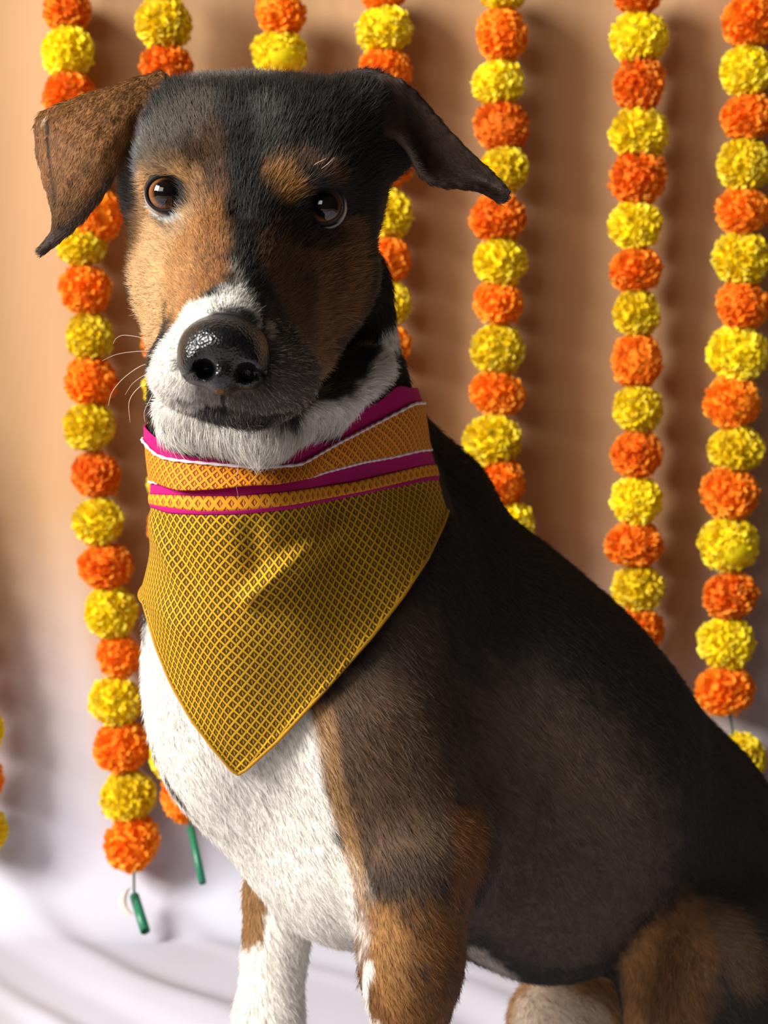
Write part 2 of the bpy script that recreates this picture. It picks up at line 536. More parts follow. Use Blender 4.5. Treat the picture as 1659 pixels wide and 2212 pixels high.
HV, BV = 0.0019, 0.0042
xs = axis([(-.24, -.205, BV), (-.205, .10, HV), (.10, .46, BV)])
ys = axis([(.94, 1.24, HV), (1.24, 1.76, BV)])
zs = axis([(-.004, .50, BV), (.50, .815, HV), (.815, .83, BV)])
D = B.grid(xs, ys, zs)
# small undulation of muscle and skin
V, Fc = surface_nets(D, xs, ys, zs)
del D
V = lap_smooth(V, Fc, 3, 0.5)
V[:, 2] = np.maximum(V[:, 2], 0.001)

# keep the largest connected piece order as is; one mesh
body_me = bpy.data.meshes.new('dog')
body_me.vertices.add(len(V)); body_me.vertices.foreach_set('co', V.ravel())
body_me.loops.add(len(Fc) * 4); body_me.loops.foreach_set('vertex_index', Fc.ravel().astype(np.int32))
body_me.polygons.add(len(Fc)); body_me.polygons.foreach_set('loop_start', np.arange(0, len(Fc) * 4, 4, dtype=np.int32))
body_me.polygons.foreach_set('use_smooth', np.ones(len(Fc), bool))
body_me.update(); body_me.validate()
dog = bpy.data.objects.new('dog', body_me); COL.objects.link(dog)
tag(dog, 'black, tan and white short-haired dog with one folded ear, sitting on the white sheet', 'dog')
nrm = np.zeros(len(V) * 3); body_me.vertices.foreach_get('normal', nrm); nrm = nrm.reshape(-1, 3)
bvh = BVHTree.FromPolygons(V.tolist(), Fc.tolist())
CAMP = Vector((0, 0, CAMZ))
def hit(px, py):
    d = Vector(PW(px, py, 1.0)) - CAMP
    loc, n, i, dist = bvh.ray_cast(CAMP, d.normalized())
    return np.array(loc) if loc is not None else PW(px, py, Y0 + .1)

# ------------------------------------------------------------------ bandana geometry (before the coat, which lies flat under it)
AX0, AX1 = P(600, 780, .15), P(655, 1760, .165)
NPH, NT_ = 240, 260
PH = np.linspace(-math.pi, math.pi, NPH, endpoint=False)        # -pi/2 looks at the camera
TT = np.linspace(0, 1, NT_)
ax = AX0[None] + (AX1 - AX0)[None] * TT[:, None]
dirs = np.stack([np.cos(PH), np.sin(PH), 0 * PH], 1)
ss = np.linspace(0.0, 0.20, 101)
RAD = np.zeros((NPH, NT_))
for i in range(NPH):
    pts = ax[None, :, :] + dirs[i][None, None, :] * ss[:, None, None]
    d = B.at(pts, 'neck')
    out = d > 0
    j = np.where(out.any(0), out.argmax(0), 100); j = np.maximum(j, 1)
    d0 = d[j - 1, np.arange(NT_)]; d1 = d[j, np.arange(NT_)]
    f = np.clip(-d0 / np.maximum(d1 - d0, 1e-9), 0, 1)
    RAD[i] = ss[j - 1] + f * (ss[j] - ss[j - 1])
back = np.clip((np.sin(PH) + .25) / .5, 0, 1)[:, None]
RAD = np.minimum(RAD, 0.115 * back + 0.2 * (1 - back))
def gsm(A, sp, st):
    def k1(s):
        r = int(3 * s) + 1; x = np.arange(-r, r + 1); g = np.exp(-x * x / (2 * s * s)); return g / g.sum(), r
    g, r = k1(sp); A = sum(g[q + r] * np.roll(A, q, 0) for q in range(-r, r + 1))
    g, r = k1(st); Pd = np.pad(A, ((0, 0), (r, r)), 'edge'); A = sum(g[q + r] * Pd[:, q + r:q + r + A.shape[1]] for q in range(-r, r + 1))
    return A
RAD = np.maximum(gsm(RAD, 4, 6), gsm(RAD, 1, 2) - .001)
PT = ax[None] + dirs[:, None, :] * (RAD + .006)[..., None]
PX, PY = project(PT)
def curve(pts):
    a = np.array(pts, float)
    return lambda x: np.interp(x, a[:, 0], a[:, 1])
edges = [
    curve([(300, 906), (330, 940), (400, 985), (520, 990), (605, 950), (649, 937), (714, 918), (779, 885), (822, 863), (857, 829), (880, 838)]),
    curve([(300, 928), (308, 936), (345, 982), (375, 992), (450, 1000), (560, 1010), (649, 1003), (720, 958), (779, 926), (883, 871)]),
    curve([(300, 1036), (323, 1040), (384, 1047), (427, 1048), (488, 1044), (540, 1036), (627, 1033), (670, 1030), (697, 1020), (779, 998), (844, 987), (905, 972)]),
    curve([(300, 1062), (332, 1067), (432, 1071), (520, 1071), (627, 1061), (757, 1041), (914, 1004)]),
    curve([(300, 1080), (341, 1091), (432, 1104), (519, 1102), (627, 1091), (779, 1061), (922, 1028)]),
    curve([(300, 1088), (341, 1099), (362, 1109), (432, 1112), (519, 1111), (627, 1100), (801, 1063), (927, 1037)]),
    curve([(300, 1268), (313, 1300), (340, 1395), (372, 1475), (415, 1552), (460, 1612), (500, 1660), (515, 1672), (532, 1662), (600, 1600), (700, 1490), (800, 1375), (865, 1290), (920, 1205), (955, 1130), (966, 1098), (975, 1060)]),
]
TE = np.zeros((len(edges), NPH))
front = np.zeros(NPH, bool)
tm = int(NT_ * .28)
xl = PX[:, tm]; iL, iR = xl.argmin(), xl.argmax()
i = iL
while True:
    front[i] = True
    if i == iR: break
    i = (i + 1) % NPH
fi = np.nonzero(front)[0]
for e, cf in enumerate(edges):
    for i in fi:
        g = PY[i] - cf(PX[i])
        c = np.nonzero((g[:-1] < 0) & (g[1:] >= 0))[0]
        TE[e, i] = (TT[c[0]] + (TT[1] - TT[0]) * (-g[c[0]] / (g[c[0] + 1] - g[c[0]]))) if len(c) else np.nan
    good = ~np.isnan(TE[e]) & front
    gi = np.nonzero(good)[0]
    ext = np.concatenate([gi - NPH, gi, gi + NPH]); ev = np.tile(TE[e, gi], 3)
    TE[e] = np.interp(np.arange(NPH), ext, ev)
for e in range(1, len(edges)): TE[e] = np.maximum(TE[e], TE[e - 1] + .002)
TE[:6] = np.stack([np.real(np.fft.ifft(np.fft.fft(r) * np.exp(-(np.fft.fftfreq(NPH) * 2 * np.pi) ** 2 * 1.5))) for r in TE[:6]])

def bil(A, ph, t):
    fi_ = (ph + math.pi) / (2 * math.pi) * NPH; i0 = np.floor(fi_).astype(int); f = fi_ - i0
    tj = np.clip(t, 0, 1) * (NT_ - 1); j0 = np.minimum(np.floor(tj).astype(int), NT_ - 2); g = tj - j0
    a, b = i0 % NPH, (i0 + 1) % NPH
    return (A[a, j0] * (1 - f) + A[b, j0] * f) * (1 - g) + (A[a, j0 + 1] * (1 - f) + A[b, j0 + 1] * f) * g
def t_edge(e, ph): return np.interp(ph, np.concatenate([PH, [math.pi]]), np.concatenate([TE[e], [TE[e][0]]]))
def cloth_point(ph, t, off):
    r = bil(RAD, ph, t) + off
    return AX0 + (AX1 - AX0) * t[..., None] + np.stack([np.cos(ph), np.sin(ph), 0 * ph], -1) * r[..., None]
def under_bandana(p):
    a = AX1 - AX0
    t = (p[:, 2] - AX0[2]) / a[2]
    q = p - (AX0 + a * t[:, None])
    ph = np.arctan2(q[:, 1], q[:, 0]); r = np.hypot(q[:, 0], q[:, 1])
    tt = np.clip(t, 0, 1)
    return (t > t_edge(0, ph) - .008) & (t < t_edge(6, ph) + .0) & (r < bil(RAD, ph, tt) + .012) & (t < 1)

# ------------------------------------------------------------------ coat colours: strokes laid on the coat surface
BLACK = (0.022, 0.017, 0.014); WHITE = (0.74, 0.70, 0.63); TAN = (0.54, 0.325, 0.145); RUST = (0.24, 0.095, 0.026); BROWN = (0.085, 0.038, 0.016)
SABLE_SHEEN = (0.105, 0.070, 0.049); GREY = (0.16, 0.145, 0.13); DGREY = (0.080, 0.068, 0.060); EARL = (0.185, 0.080, 0.024); EARR = (0.032, 0.017, 0.012)
STROKES = []; EAR_MARKS = []
def st(pts, r, col, soft=.5, strength=1.0, nz=.35, nscale=110):
    STROKES.append((np.array([hit(*p) for p in pts]), R(r, .05), col, soft, strength, nz, nscale))
def st3(pts, r, col, soft=.3, strength=1.0, nz=.2, nscale=110):
    """stroke through the inside of a limb: colours it all the way round"""
    STROKES.append((np.array([P(*p) for p in pts]), R(r, .1), col, soft, strength, nz, nscale))
# trunk
st([(1130, 1700), (1280, 1900)], 260, SABLE_SHEEN, .9, .95)  # brown flank, with the coat's sheen painted into the colour
st([(1060, 1950), (1250, 2040)], 90, (0.10, 0.068, 0.05), .9, .8)
st([(760, 1650), (850, 1550), (880, 1800)], 130, (0.095, 0.056, 0.032), .8)
st([(900, 1380), (960, 1500)], 110, (0.060, 0.038, 0.026), .9, .8)
st([(1012, 1780), (1012, 1890)], 56, (0.16, 0.062, 0.020), .6)
st3([(600, 1850, .2), (760, 1950, .2), (790, 1980, .2)], 150, WHITE, .12)
st3([(375, 1640, .15), (395, 1690, .15), (440, 1770, .15), (520, 1830, .15), (600, 1915, .15), (700, 1985, .14), (765, 2010, .14)], 125, WHITE, .12)
# chest white, on round to the side away from the camera
st3([(440, 1440, .17), (470, 1600, .18), (560, 1780, .20), (700, 1920, .22)], 235, WHITE, .12)
st([(330, 1420), (345, 1560), (420, 1700), (540, 1840), (700, 1960), (770, 1990)], 95, WHITE, .25, 1, .2)
st([(430, 1450), (560, 1720), (640, 1850), (740, 1960)], 115, WHITE, .25, 1, .2)
st([(560, 1500), (610, 1620), (650, 1780)], 82, WHITE, .3, 1, .3)
st([(305, 1340), (312, 1375)], 16, (.25, .23, .21), .8, .8)
BR = (0.095, 0.054, 0.030)
st([(790, 1520), (800, 1660), (840, 1800), (880, 1880)], 72, BR, .45, 1, .35)
st([(698, 1540), (722, 1690), (758, 1830), (792, 1960), (812, 2060)], 22, (0.40, 0.22, 0.09), 1., .75, .6)
# near foreleg
st3([(895, 1985, .085), (888, 2130, .08)], 128, (0.17, 0.070, 0.020), .35)
st([(830, 1980), (848, 2150)], 44, (0.30, 0.14, 0.040), .9, .85)
st([(796, 2090), (799, 2300)], 17, WHITE, .5)
st3([(880, 2300, .075), (870, 2600, .06), (868, 2720, .04)], 125, WHITE, .3)
st([(985, 2185), (965, 2260)], 20, WHITE, .5)
st([(815, 1915), (870, 1888), (950, 1880)], 36, BLACK, 1., .5, .5)
# far foreleg
st3([(603, 1990, .215), (585, 2200, .20), (560, 2640, .165)], 140, WHITE, .15)
st3([(548, 1850, .215), (545, 1935, .205), (532, 2010, .205)], 52, (0.24, 0.12, 0.042), .45, 1, .4)
# hind leg and flank
st([(1400, 2030), (1370, 2200)], 60, (0.30, 0.145, 0.050), .8)
st([(1500, 2010), (1450, 2200)], 90, (0.15, 0.066, 0.024), .8)
st([(1570, 1990), (1620, 2100)], 60, (0.075, 0.042, 0.022), .9)
st3([(1410, 2080, .40), (1208, 2206, .35), (1208, 2400, .35)], 190, (0.42, 0.23, 0.10), .2)
st3([(1170, 2205, .335), (1250, 2240, .335), (1208, 2400, .34)], 100, (0.70, 0.55, 0.42), .5)
st([(1024, 2056), (1056, 2084), (1092, 2104)], 38, (.50, .43, .37), .9, .9, .6)
# throat white
st([(345, 905), (430, 950), (540, 960), (680, 925)], 62, WHITE, .25, 1, .2)
st([(680, 925), (790, 860), (835, 790), (855, 715)], 33, WHITE, .35, 1, .3)
st([(700, 905), (760, 890), (800, 850)], 40, WHITE, .4)
# face
st([(300, 520), (345, 560), (400, 620), (450, 560), (400, 510)], 60, (0.45, 0.255, 0.10), .6)
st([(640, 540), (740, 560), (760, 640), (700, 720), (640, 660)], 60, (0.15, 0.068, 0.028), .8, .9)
st([(305, 520), (318, 620), (335, 700)], 72, TAN, .5, 1, .4)
st([(380, 560), (372, 650)], 40, (0.40, 0.20, 0.070), .7)
st([(420, 480), (430, 560), (400, 650)], 62, (0.36, 0.17, 0.055), .7)
st([(470, 420), (462, 540), (450, 600)], 40, RUST, .8, .9)
st([(312, 450), (310, 405), (330, 368), (362, 348), (402, 372)], 22, (0.48, 0.26, 0.10), .6)
st([(440, 300), (450, 390)], 44, BROWN, .9, .9)
st([(420, 385), (430, 450)], 24, (0.26, 0.13, 0.05), .8, .9)
st([(365, 490), (400, 480)], 30, (0.42, 0.27, 0.14), .8, .7)
st([(600, 375), (618, 405)], 34, (0.36, 0.17, 0.045), .9, .95)
st([(640, 340), (690, 362), (730, 385)], 16, (0.12, 0.05, 0.02), .9, .8)
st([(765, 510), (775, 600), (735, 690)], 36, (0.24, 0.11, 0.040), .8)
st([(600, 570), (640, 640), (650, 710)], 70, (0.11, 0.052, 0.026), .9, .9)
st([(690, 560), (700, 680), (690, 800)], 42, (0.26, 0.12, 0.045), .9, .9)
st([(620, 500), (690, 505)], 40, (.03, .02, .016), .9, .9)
st([(535, 200), (525, 330), (515, 470), (525, 570), (560, 620)], 28, (0.012, 0.010, 0.009), .9, .95)
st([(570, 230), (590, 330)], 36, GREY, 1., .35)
st([(310, 300), (285, 350), (278, 440)], 36, (0.17, 0.175, 0.18), .9, .75, .5)  # lit sheen of the black coat at the temple, painted grey-blue
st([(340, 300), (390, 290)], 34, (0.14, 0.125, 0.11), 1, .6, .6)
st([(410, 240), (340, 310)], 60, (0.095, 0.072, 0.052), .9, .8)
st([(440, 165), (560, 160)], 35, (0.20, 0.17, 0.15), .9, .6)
# muzzle
st([(480, 650), (512, 632), (530, 665)], 24, WHITE, 1., .85, .9, 260)
st([(505, 575), (520, 610)], 10, (.3, .27, .24), 1., .5, .9, 300)
st([(450, 672), (400, 696), (362, 752), (348, 840), (368, 880)], 38, WHITE, .45, 1, .35)
st([(400, 870), (392, 830)], 30, WHITE, .6, 1, .4)
st([(510, 655), (545, 690)], 22, WHITE, .8, .9, .5)
st([(582, 705), (592, 760)], 13, (0.45, 0.36, 0.26), .9, .9)
st([(335, 830), (345, 900)], 34, WHITE, .4)
st([(612, 770), (640, 840), (600, 870), (530, 872)], 50, (.068, .056, .048), .7, 1, .5, 220)
st([(660, 760), (668, 850)], 26, (0.055, 0.040, 0.032), .8)
st([(690, 790), (694, 840)], 12, (0.20, 0.12, 0.08), .9, .7)
st([(450, 868), (405, 862)], 18, (0.20, 0.18, 0.16), .9, .8, .8, 260)
st([(440, 840), (470, 868)], 16, (0.28, 0.25, 0.22), .9, .8, .8, 260)
st([(425, 890), (480, 900), (560, 911), (640, 908)], 9, (0.040, 0.036, 0.036), .7)
st([(481, 850), (481, 886)], 5, (.02, .018, .018), .6, 1, .1)
st([(470, 688), (540, 692)], 20, (0.03, 0.028, 0.028), .8)
st([(316, 790), (308, 880)], 15, BLACK, .5)
st([(104, 262), (106, 330), (118, 420), (138, 490)], 6, (.035, .018, .010), .9, .9, .3)  # crease of the folded ear edge, its shade painted as a dark line
st([(90, 262), (100, 256)], 5, (.42, .33, .22), .6, .9, .2)
st([(90, 541), (120, 522), (160, 485), (205, 437), (238, 385)], 9, (.030, .018, .013), .9, .9, .4)
st([(92, 538), (125, 505)], 17, (.045, .028, .020), .9, .85, .4)
st([(300, 200), (230, 260), (190, 360)], 10, (.11, .046, .014), 1., .6, .4)
st([(250, 230), (215, 330), (205, 400)], 10, (.24, .11, .036), 1., .6, .4)
EAR_MARKS = STROKES[-6:]; del STROKES[-6:]
# lids
for (px, py), dy, r in EYES:
    ring = [(px + 42 * math.cos(a), py + 40 * math.sin(a)) for a in np.linspace(0, 2 * math.pi, 17)]
    st(ring, 6, (0.012, 0.010, 0.010), .4, 1, .1)
st([(324, 446), (340, 464), (362, 474), (388, 470)], 7, (0.42, 0.44, 0.44), .5, .9, .1)

def seg_dist(p, poly):
    best = np.full(len(p), 9.0)
    if len(poly) == 1: return np.linalg.norm(p - poly[0], axis=1)
    for a, b in zip(poly[:-1], poly[1:]):
        ab = b - a; L2 = max((ab ** 2).sum(), 1e-12)
        t = np.clip(((p - a) @ ab) / L2, 0, 1)
        best = np.minimum(best, np.linalg.norm(p - a - t[:, None] * ab, axis=1))
    return best
def coat(p):
    """base colour of the coat at points p"""
    c = np.tile(np.array(BLACK), (len(p), 1))
    def lay(strokes):
        for poly, r, col, soft, strg, nz, nsc in strokes:
            lo = poly.min(0) - r * 2.2; hi = poly.max(0) + r * 2.2
            s = np.nonzero(((p > lo) & (p < hi)).all(1))[0]
            if not len(s): continue
            q = p[s]
            d = seg_dist(q, poly) / r + nz * (0.6 * noise3(q, nsc, 21) + 0.4 * noise3(q, nsc * 3, 22))
            m = np.clip((1 + soft * .5 - d) / max(soft, .02), 0, 1); m = m * m * (3 - 2 * m) * strg
            c[s] = c[s] * (1 - m[:, None]) + np.array(col) * m[:, None]
    lay(STROKES)
    # ears
    s = np.nonzero((p[:, 2] > .64) & (p[:, 1] < 1.20))[0]
    q = p[s]
    de = EAR.at(q)
    px, py = project(q)
    lm = q[:, 0] < P(380, 300, .05)[0]
    m = np.clip((.0042 - de) / .0015, 0, 1)
    tip = np.clip(1 - np.linalg.norm(q - P(*LTIP), axis=1) / .045, 0, 1)
    inner = np.clip(1 - seg_dist(q, np.array([P(*e) for e in LEDGE])) / .006, 0, 1)
    ea = np.array([-.66, 0, -.75]); qs = q - .80 * (q @ ea)[:, None] * ea
    k = noise3(qs, 190, 31) * .55 + noise3(qs, 70, 32) * .45
    el = np.array(EARL)[None] * (1 + .45 * k)[:, None]
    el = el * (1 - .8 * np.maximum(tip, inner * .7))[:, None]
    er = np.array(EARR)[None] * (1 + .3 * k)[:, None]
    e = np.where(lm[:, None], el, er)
    c[s] = c[s] * (1 - m[:, None]) + e * m[:, None]
    lay(EAR_MARKS)
    g = noise3(p, 300, 41) * .18 + noise3(p, 900, 42) * .18
    return np.clip(c * (1 + g)[:, None], 0, 1)

vc = coat(V)
att = body_me.attributes.new('coat', 'FLOAT_COLOR', 'POINT')
att.data.foreach_set('color', np.concatenate([vc, np.ones((len(V), 1))], 1).ravel())
k = NT('dog_skin')
at_ = k.n('ShaderNodeAttribute', attribute_name='coat')
k.l(at_.outputs['Color'], k.b.inputs['Base Color']); k.val('Roughness', .75); k.val('Specular IOR Level', .2)
body_me.materials.append(k.m)

# ------------------------------------------------------------------ fur
def build_fur(total=420000):
    tri = np.concatenate([Fc[:, [0, 1, 2]], Fc[:, [0, 2, 3]]])
    A, Bv, C = V[tri[:, 0]], V[tri[:, 1]], V[tri[:, 2]]
    cr = np.cross(Bv - A, C - A); area_ = np.linalg.norm(cr, axis=1) * .5
    cen = (A + Bv + C) / 3
    fn = cr / np.maximum(np.linalg.norm(cr, axis=1), 1e-12)[:, None]
    view = cen - np.array([0, 0, CAMZ]); view /= np.linalg.norm(view, axis=1)[:, None]
    facing = -(fn * view).sum(1)
    dens = np.where(facing > -.25, 1.0, .12)
    px, py = project(cen)
    headw = (cen[:, 2] > .50) & (cen[:, 1] < 1.26)
    dens = dens * np.where(headw, 2.6, 1.0)
    dens = dens * np.where((py > 2350) | (px > 1850), .15, 1)
    wgt = area_ * dens; wgt /= wgt.sum()
    f = RNG.choice(len(tri), total, p=wgt)
    u, v = RNG.random(total), RNG.random(total)
    m = u + v > 1; u[m], v[m] = 1 - u[m], 1 - v[m]
    t = tri[f]
    p = V[t[:, 0]] * (1 - u - v)[:, None] + V[t[:, 1]] * u[:, None] + V[t[:, 2]] * v[:, None]
    n = nrm[t[:, 0]] * (1 - u - v)[:, None] + nrm[t[:, 1]] * u[:, None] + nrm[t[:, 2]] * v[:, None]
    n /= np.linalg.norm(n, axis=1)[:, None] + 1e-9
    keep = np.ones(total, bool)
    for c in EYEPOS:
        q = (p - c) / np.array([R(43, 0), 1, R(40, 0)]); q[:, 1] = 0
        keep &= ~((np.linalg.norm(q, axis=1) < 1.02) & (p[:, 1] < 1.2))
    nz_c = P(482, 766, -.10); q = (p - nz_c) / np.array([R(92, 0), .04, R(82, 0)])
    keep &= np.linalg.norm(q, axis=1) > 1
    keep &= ~under_bandana(p)
    p, n = p[keep], n[keep]; M = len(p)
    col = coat(p)
    px, py = project(p)
    # combing direction
    nose = P(484, 730, -.10)
    gh = p - nose; gh /= np.linalg.norm(gh, axis=1)[:, None] + 1e-9
    gh[:, 1] += .25
    gb = np.tile(np.array([.45, .25, -.85]), (M, 1))
    chest = np.clip((P(760, 1700, .1)[0] - p[:, 0]) / .08, 0, 1)[:, None]
    gb = gb * (1 - chest) + np.array([.25, 0, -1.0]) * chest
    nk = np.clip((p[:, 2] - P(600, 1150, .1)[2]) / .06, 0, 1)[:, None]
    gb = gb * (1 - nk) + np.array([.1, .25, -.95]) * nk
    ish = (np.clip((P(600, 930, .1)[2] + .012 - p[:, 2]) / .02, -1, 1) * -.5 + .5) * np.clip((1.235 - p[:, 1]) / .03, 0, 1)
    ish = ish[:, None]
    g = gb * (1 - ish) + gh * ish
    # throat hair falls over the collar
    th = np.clip((py - 880) / 40, 0, 1) * np.clip((1010 - py) / 30, 0, 1) * (p[:, 1] < 1.25)
    g = g * (1 - th[:, None]) + np.array([0, -.35, -1.0]) * th[:, None]
    ear = (EAR.at(p) < .0040) & (p[:, 2] > .63) & (p[:, 1] < 1.2)
    left = p[:, 0] < P(380, 300, .05)[0]
    ge = np.where(left[:, None], P(*LTIP) - p, P(*RTIP) - p)
    g = np.where(ear[:, None], ge / (np.linalg.norm(ge, axis=1)[:, None] + 1e-6), g)
    g = g + np.where(ear, .04, .22)[:, None] * np.stack([noise3(p, 55, 51), noise3(p, 55, 52), noise3(p, 55, 53)], 1)
    g = g - n * (g * n).sum(1)[:, None]
    g /= np.linalg.norm(g, axis=1)[:, None] + 1e-6
    g = g + RNG.normal(0, .16, (M, 3)) * np.where(ear, .35, 1)[:, None]
    # length and lift
    ln = np.where(col.min(1) > .3, .0068, .0088)
    hd = ish[:, 0] > .5
    dn = np.linalg.norm(p - nose, axis=1)
    ln = np.where(hd, np.clip(.0040 + (dn - .03) * .050, .0040, .0082), ln)
    ln = np.where(ear, .0046, ln)
    ln = np.maximum(ln, th * .0135)
    ln = np.where((py > 1950) & (p[:, 1] < 1.32), .0075, ln)
    for c in EYEPOS: ln *= np.clip(np.linalg.norm(p - c, axis=1) / .022, .4, 1)
    ln *= np.where(ear, RNG.uniform(.9, 1.1, M), RNG.uniform(.65, 1.25, M))
    lift = np.where(hd, .24, .20) + RNG.uniform(-.08, .1, M) + th * .15
    lift = np.where(ear, .22, lift)
    lift = lift + .16 * np.clip((.075 - dn) / .03, 0, 1)
    pts = np.zeros((M, 4, 3))
    for q, s in enumerate((0, .34, .68, 1.0)):
        pts[:, q] = p - n * .0004 + (n * (lift * s * (1.15 - .45 * s))[:, None] + g * (s * (1 - lift * .35))[:, None]) * ln[:, None]
        pts[:, q, 2] = np.maximum(pts[:, q, 2], .0008)
    rad = np.where(hd | ear, .00011, .00014)[:, None] * np.array([1.0, .95, .7, .18])[None]
    cu = bpy.data.hair_curves.new('fur')
    cu.add_curves([4] * M)
    cu.attributes['position'].data.foreach_set('vector', pts.astype(np.float32).ravel())
    cu.attributes.new('radius', 'FLOAT', 'POINT').data.foreach_set('value', rad.astype(np.float32).ravel())
    var = np.exp(RNG.normal(0, .22, M))[:, None]
    mz = (np.linalg.norm(p - P(560, 850, -.06), axis=1) < .045) & (RNG.random(M) < .16)
    col = np.where(mz[:, None], np.maximum(col, np.array([.34, .29, .24])), col)
    col = np.clip(col * var, 0, .9)
    cu.attributes.new('coat', 'FLOAT_COLOR', 'CURVE').data.foreach_set('color', np.concatenate([col, np.ones((M, 1))], 1).astype(np.float32).ravel())
    k = NT('fur_hair')
    a = k.n('ShaderNodeAttribute', attribute_name='coat')
    k.l(a.outputs['Color'], k.b.inputs['Base Color']); k.val('Roughness', .5); k.val('Specular IOR Level', .35)
    cu.materials.append(k.m)
    o = bpy.data.objects.new('fur', cu); COL.objects.link(o); o.parent = dog
    o['kind'] = 'stuff'
    return M
build_fur()

# ------------------------------------------------------------------ eyes
def eyeball(c, gaze, r, dark):
    k = NT('eye_surface')
    co = k.obj(); sp = k.n('ShaderNodeSeparateXYZ'); k.l(co, sp.inputs[0])
    rr = k.math('SQRT', k.math('ADD', k.math('MULTIPLY', sp.outputs[0], sp.outputs[0]), k.math('MULTIPLY', sp.outputs[1], sp.outputs[1])))
    rn = k.math('DIVIDE', rr, r)
    ramp = k.n('ShaderNodeValToRGB'); k.l(rn, ramp.inputs[0])
    els = ramp.color_ramp.elements
    els[0].position = 0; els[0].color = (.004, .003, .003, 1)
    els[1].position = 1; els[1].color = (.5, .47, .45, 1)
    for pos, colr in ((.52, (.004, .003, .003)), (.57, (.05, .018, .007)), (.66, (.20, .075, .022)), (.76, (.30, .13, .06)), (.80, (.01, .006, .005)), (.90, (.01, .008, .008)), (.94, (.4, .36, .34))):
        e = els.new(pos); e.color = (*colr, 1)
    wv = k.noise(420, 3, co)
    k.l(k.mix(k.math('MULTIPLY', wv, .35), ramp.outputs[0], (.01, .005, .004)), k.b.inputs['Base Color'])
    k.val('Roughness', .04); k.val('Specular IOR Level', .6); k.val('Coat Weight', .3); k.val('Coat Roughness', .02)
    bm = bmesh.new(); bmesh.ops.create_uvsphere(bm, u_segments=48, v_segments=32, radius=r)
    for v in bm.verts:                                        # corneal bulge
        q = math.hypot(v.co.x, v.co.y) / r
        if v.co.z > 0 and q < .75: v.co.z += r * .10 * (1 - (q / .75) ** 2)
    me = bpy.data.meshes.new('eye'); bm.to_mesh(me); bm.free()
    me.polygons.foreach_set('use_smooth', np.ones(len(me.polygons), bool))
    me.materials.append(k.m)
    o = bpy.data.objects.new('eye', me); COL.objects.link(o)
    o.location = c; o.rotation_euler = Vector(gaze).to_track_quat('Z', 'Y').to_euler(); o.parent = dog
    return o
lid_m = plain('lid_skin', (0.012, 0.010, 0.010), .65, .25)
for i, c in enumerate(EYEPOS):
    r = .0138
    h_ = np.array([0, 0, 0])
    gz = Vector(CAMP) - Vector(c); gz = gz.normalized() + Vector((.02, 0, .10))
    e = eyeball(Vector(c) + Vector((0, -.0010, 0)), gz, r, i)
    if i == 0: e['label'] = 'brown eye reflecting the window'
    else: e['label'] = 'dark eye on the shaded side of the face'
    cc = Vector(c) + Vector((0, -.0010, 0))
    pts = []
    for a in np.linspace(0, 2 * math.pi, 49):
        x = R(40, 0) * math.cos(a); z = R(38, 0) * math.sin(a)
        corner = max(0, (math.cos(a) if i == 0 else -math.cos(a))) ** 6
        z -= corner * .0015
        rr = min(x * x + z * z, (r * 1.02) ** 2 * .995)
        y = -math.sqrt(max((r * 1.04) ** 2 - x * x - z * z, 0))
        pts.append(cc + Vector((x, y - .0003, z)))
    v, f = tube(pts, [.0011 + .0011 * max(0, math.sin(a)) for a in np.linspace(0, 2 * math.pi, 49)], 8)
    lo = mesh_obj('eyelid', v, f, lid_m); lo.parent = dog

# ------------------------------------------------------------------ nose
NF = Field()
def nell(px, py, dy, rx, ry, rz, k=.006): NF.add(sd_ell(P(px, py, dy), (R(rx, dy), ry, R(rz, dy))), k)
nell(483, 745, -.088, 90, .030, 68)
nell(428, 775, -.088, 44, .026, 58)
nell(540, 782, -.088, 44, .026, 60)
nell(482, 806, -.092, 46, .024, 48)
NF.cut(sd_ell(P(437, 800, -.116), (R(26, -.11), .018, R(24, -.11))), .003)
NF.cut(sd_cone(P(432, 806, -.116), P(398, 818, -.096), R(10, -.11), R(6, -.1)), .003)
NF.cut(sd_ell(P(531, 810, -.116), (R(27, -.11), .018, R(28, -.11))), .003)
NF.cut(sd_cone(P(538, 812, -.116), P(572, 806, -.094), R(9, -.11), R(6, -.1)), .003)
NF.cut(sd_cone(P(480, 800, -.119), P(480, 862, -.112), R(3, -.11), R(3, -.11)), .004)
lo, hi = P(380, 870, -.1), P(590, 665, -.1)
D = NF.grid(np.arange(lo[0], hi[0], .0008), np.arange(.965, 1.05, .0008), np.arange(lo[2], hi[2], .0008))
nv, nf = surface_nets(D, np.arange(lo[0], hi[0], .0008), np.arange(.965, 1.05, .0008), np.arange(lo[2], hi[2], .0008))
nv = lap_smooth(nv, nf, 2)
k = NT('nose_leather')
k.val('Base Color', (.007, .0065, .007, 1)); k.val('Roughness', .27); k.val('Specular IOR Level', .5)
vo = k.n('ShaderNodeTexVoronoi'); vo.inputs['Scale'].default_value = 620; k.l(k.obj(), vo.inputs['Vector'])
k.bump(vo.outputs['Distance'], .5, .0008)
o = mesh_obj('nose', nv, nf, k.m); o.parent = dog; o['label'] = 'wet black nose'

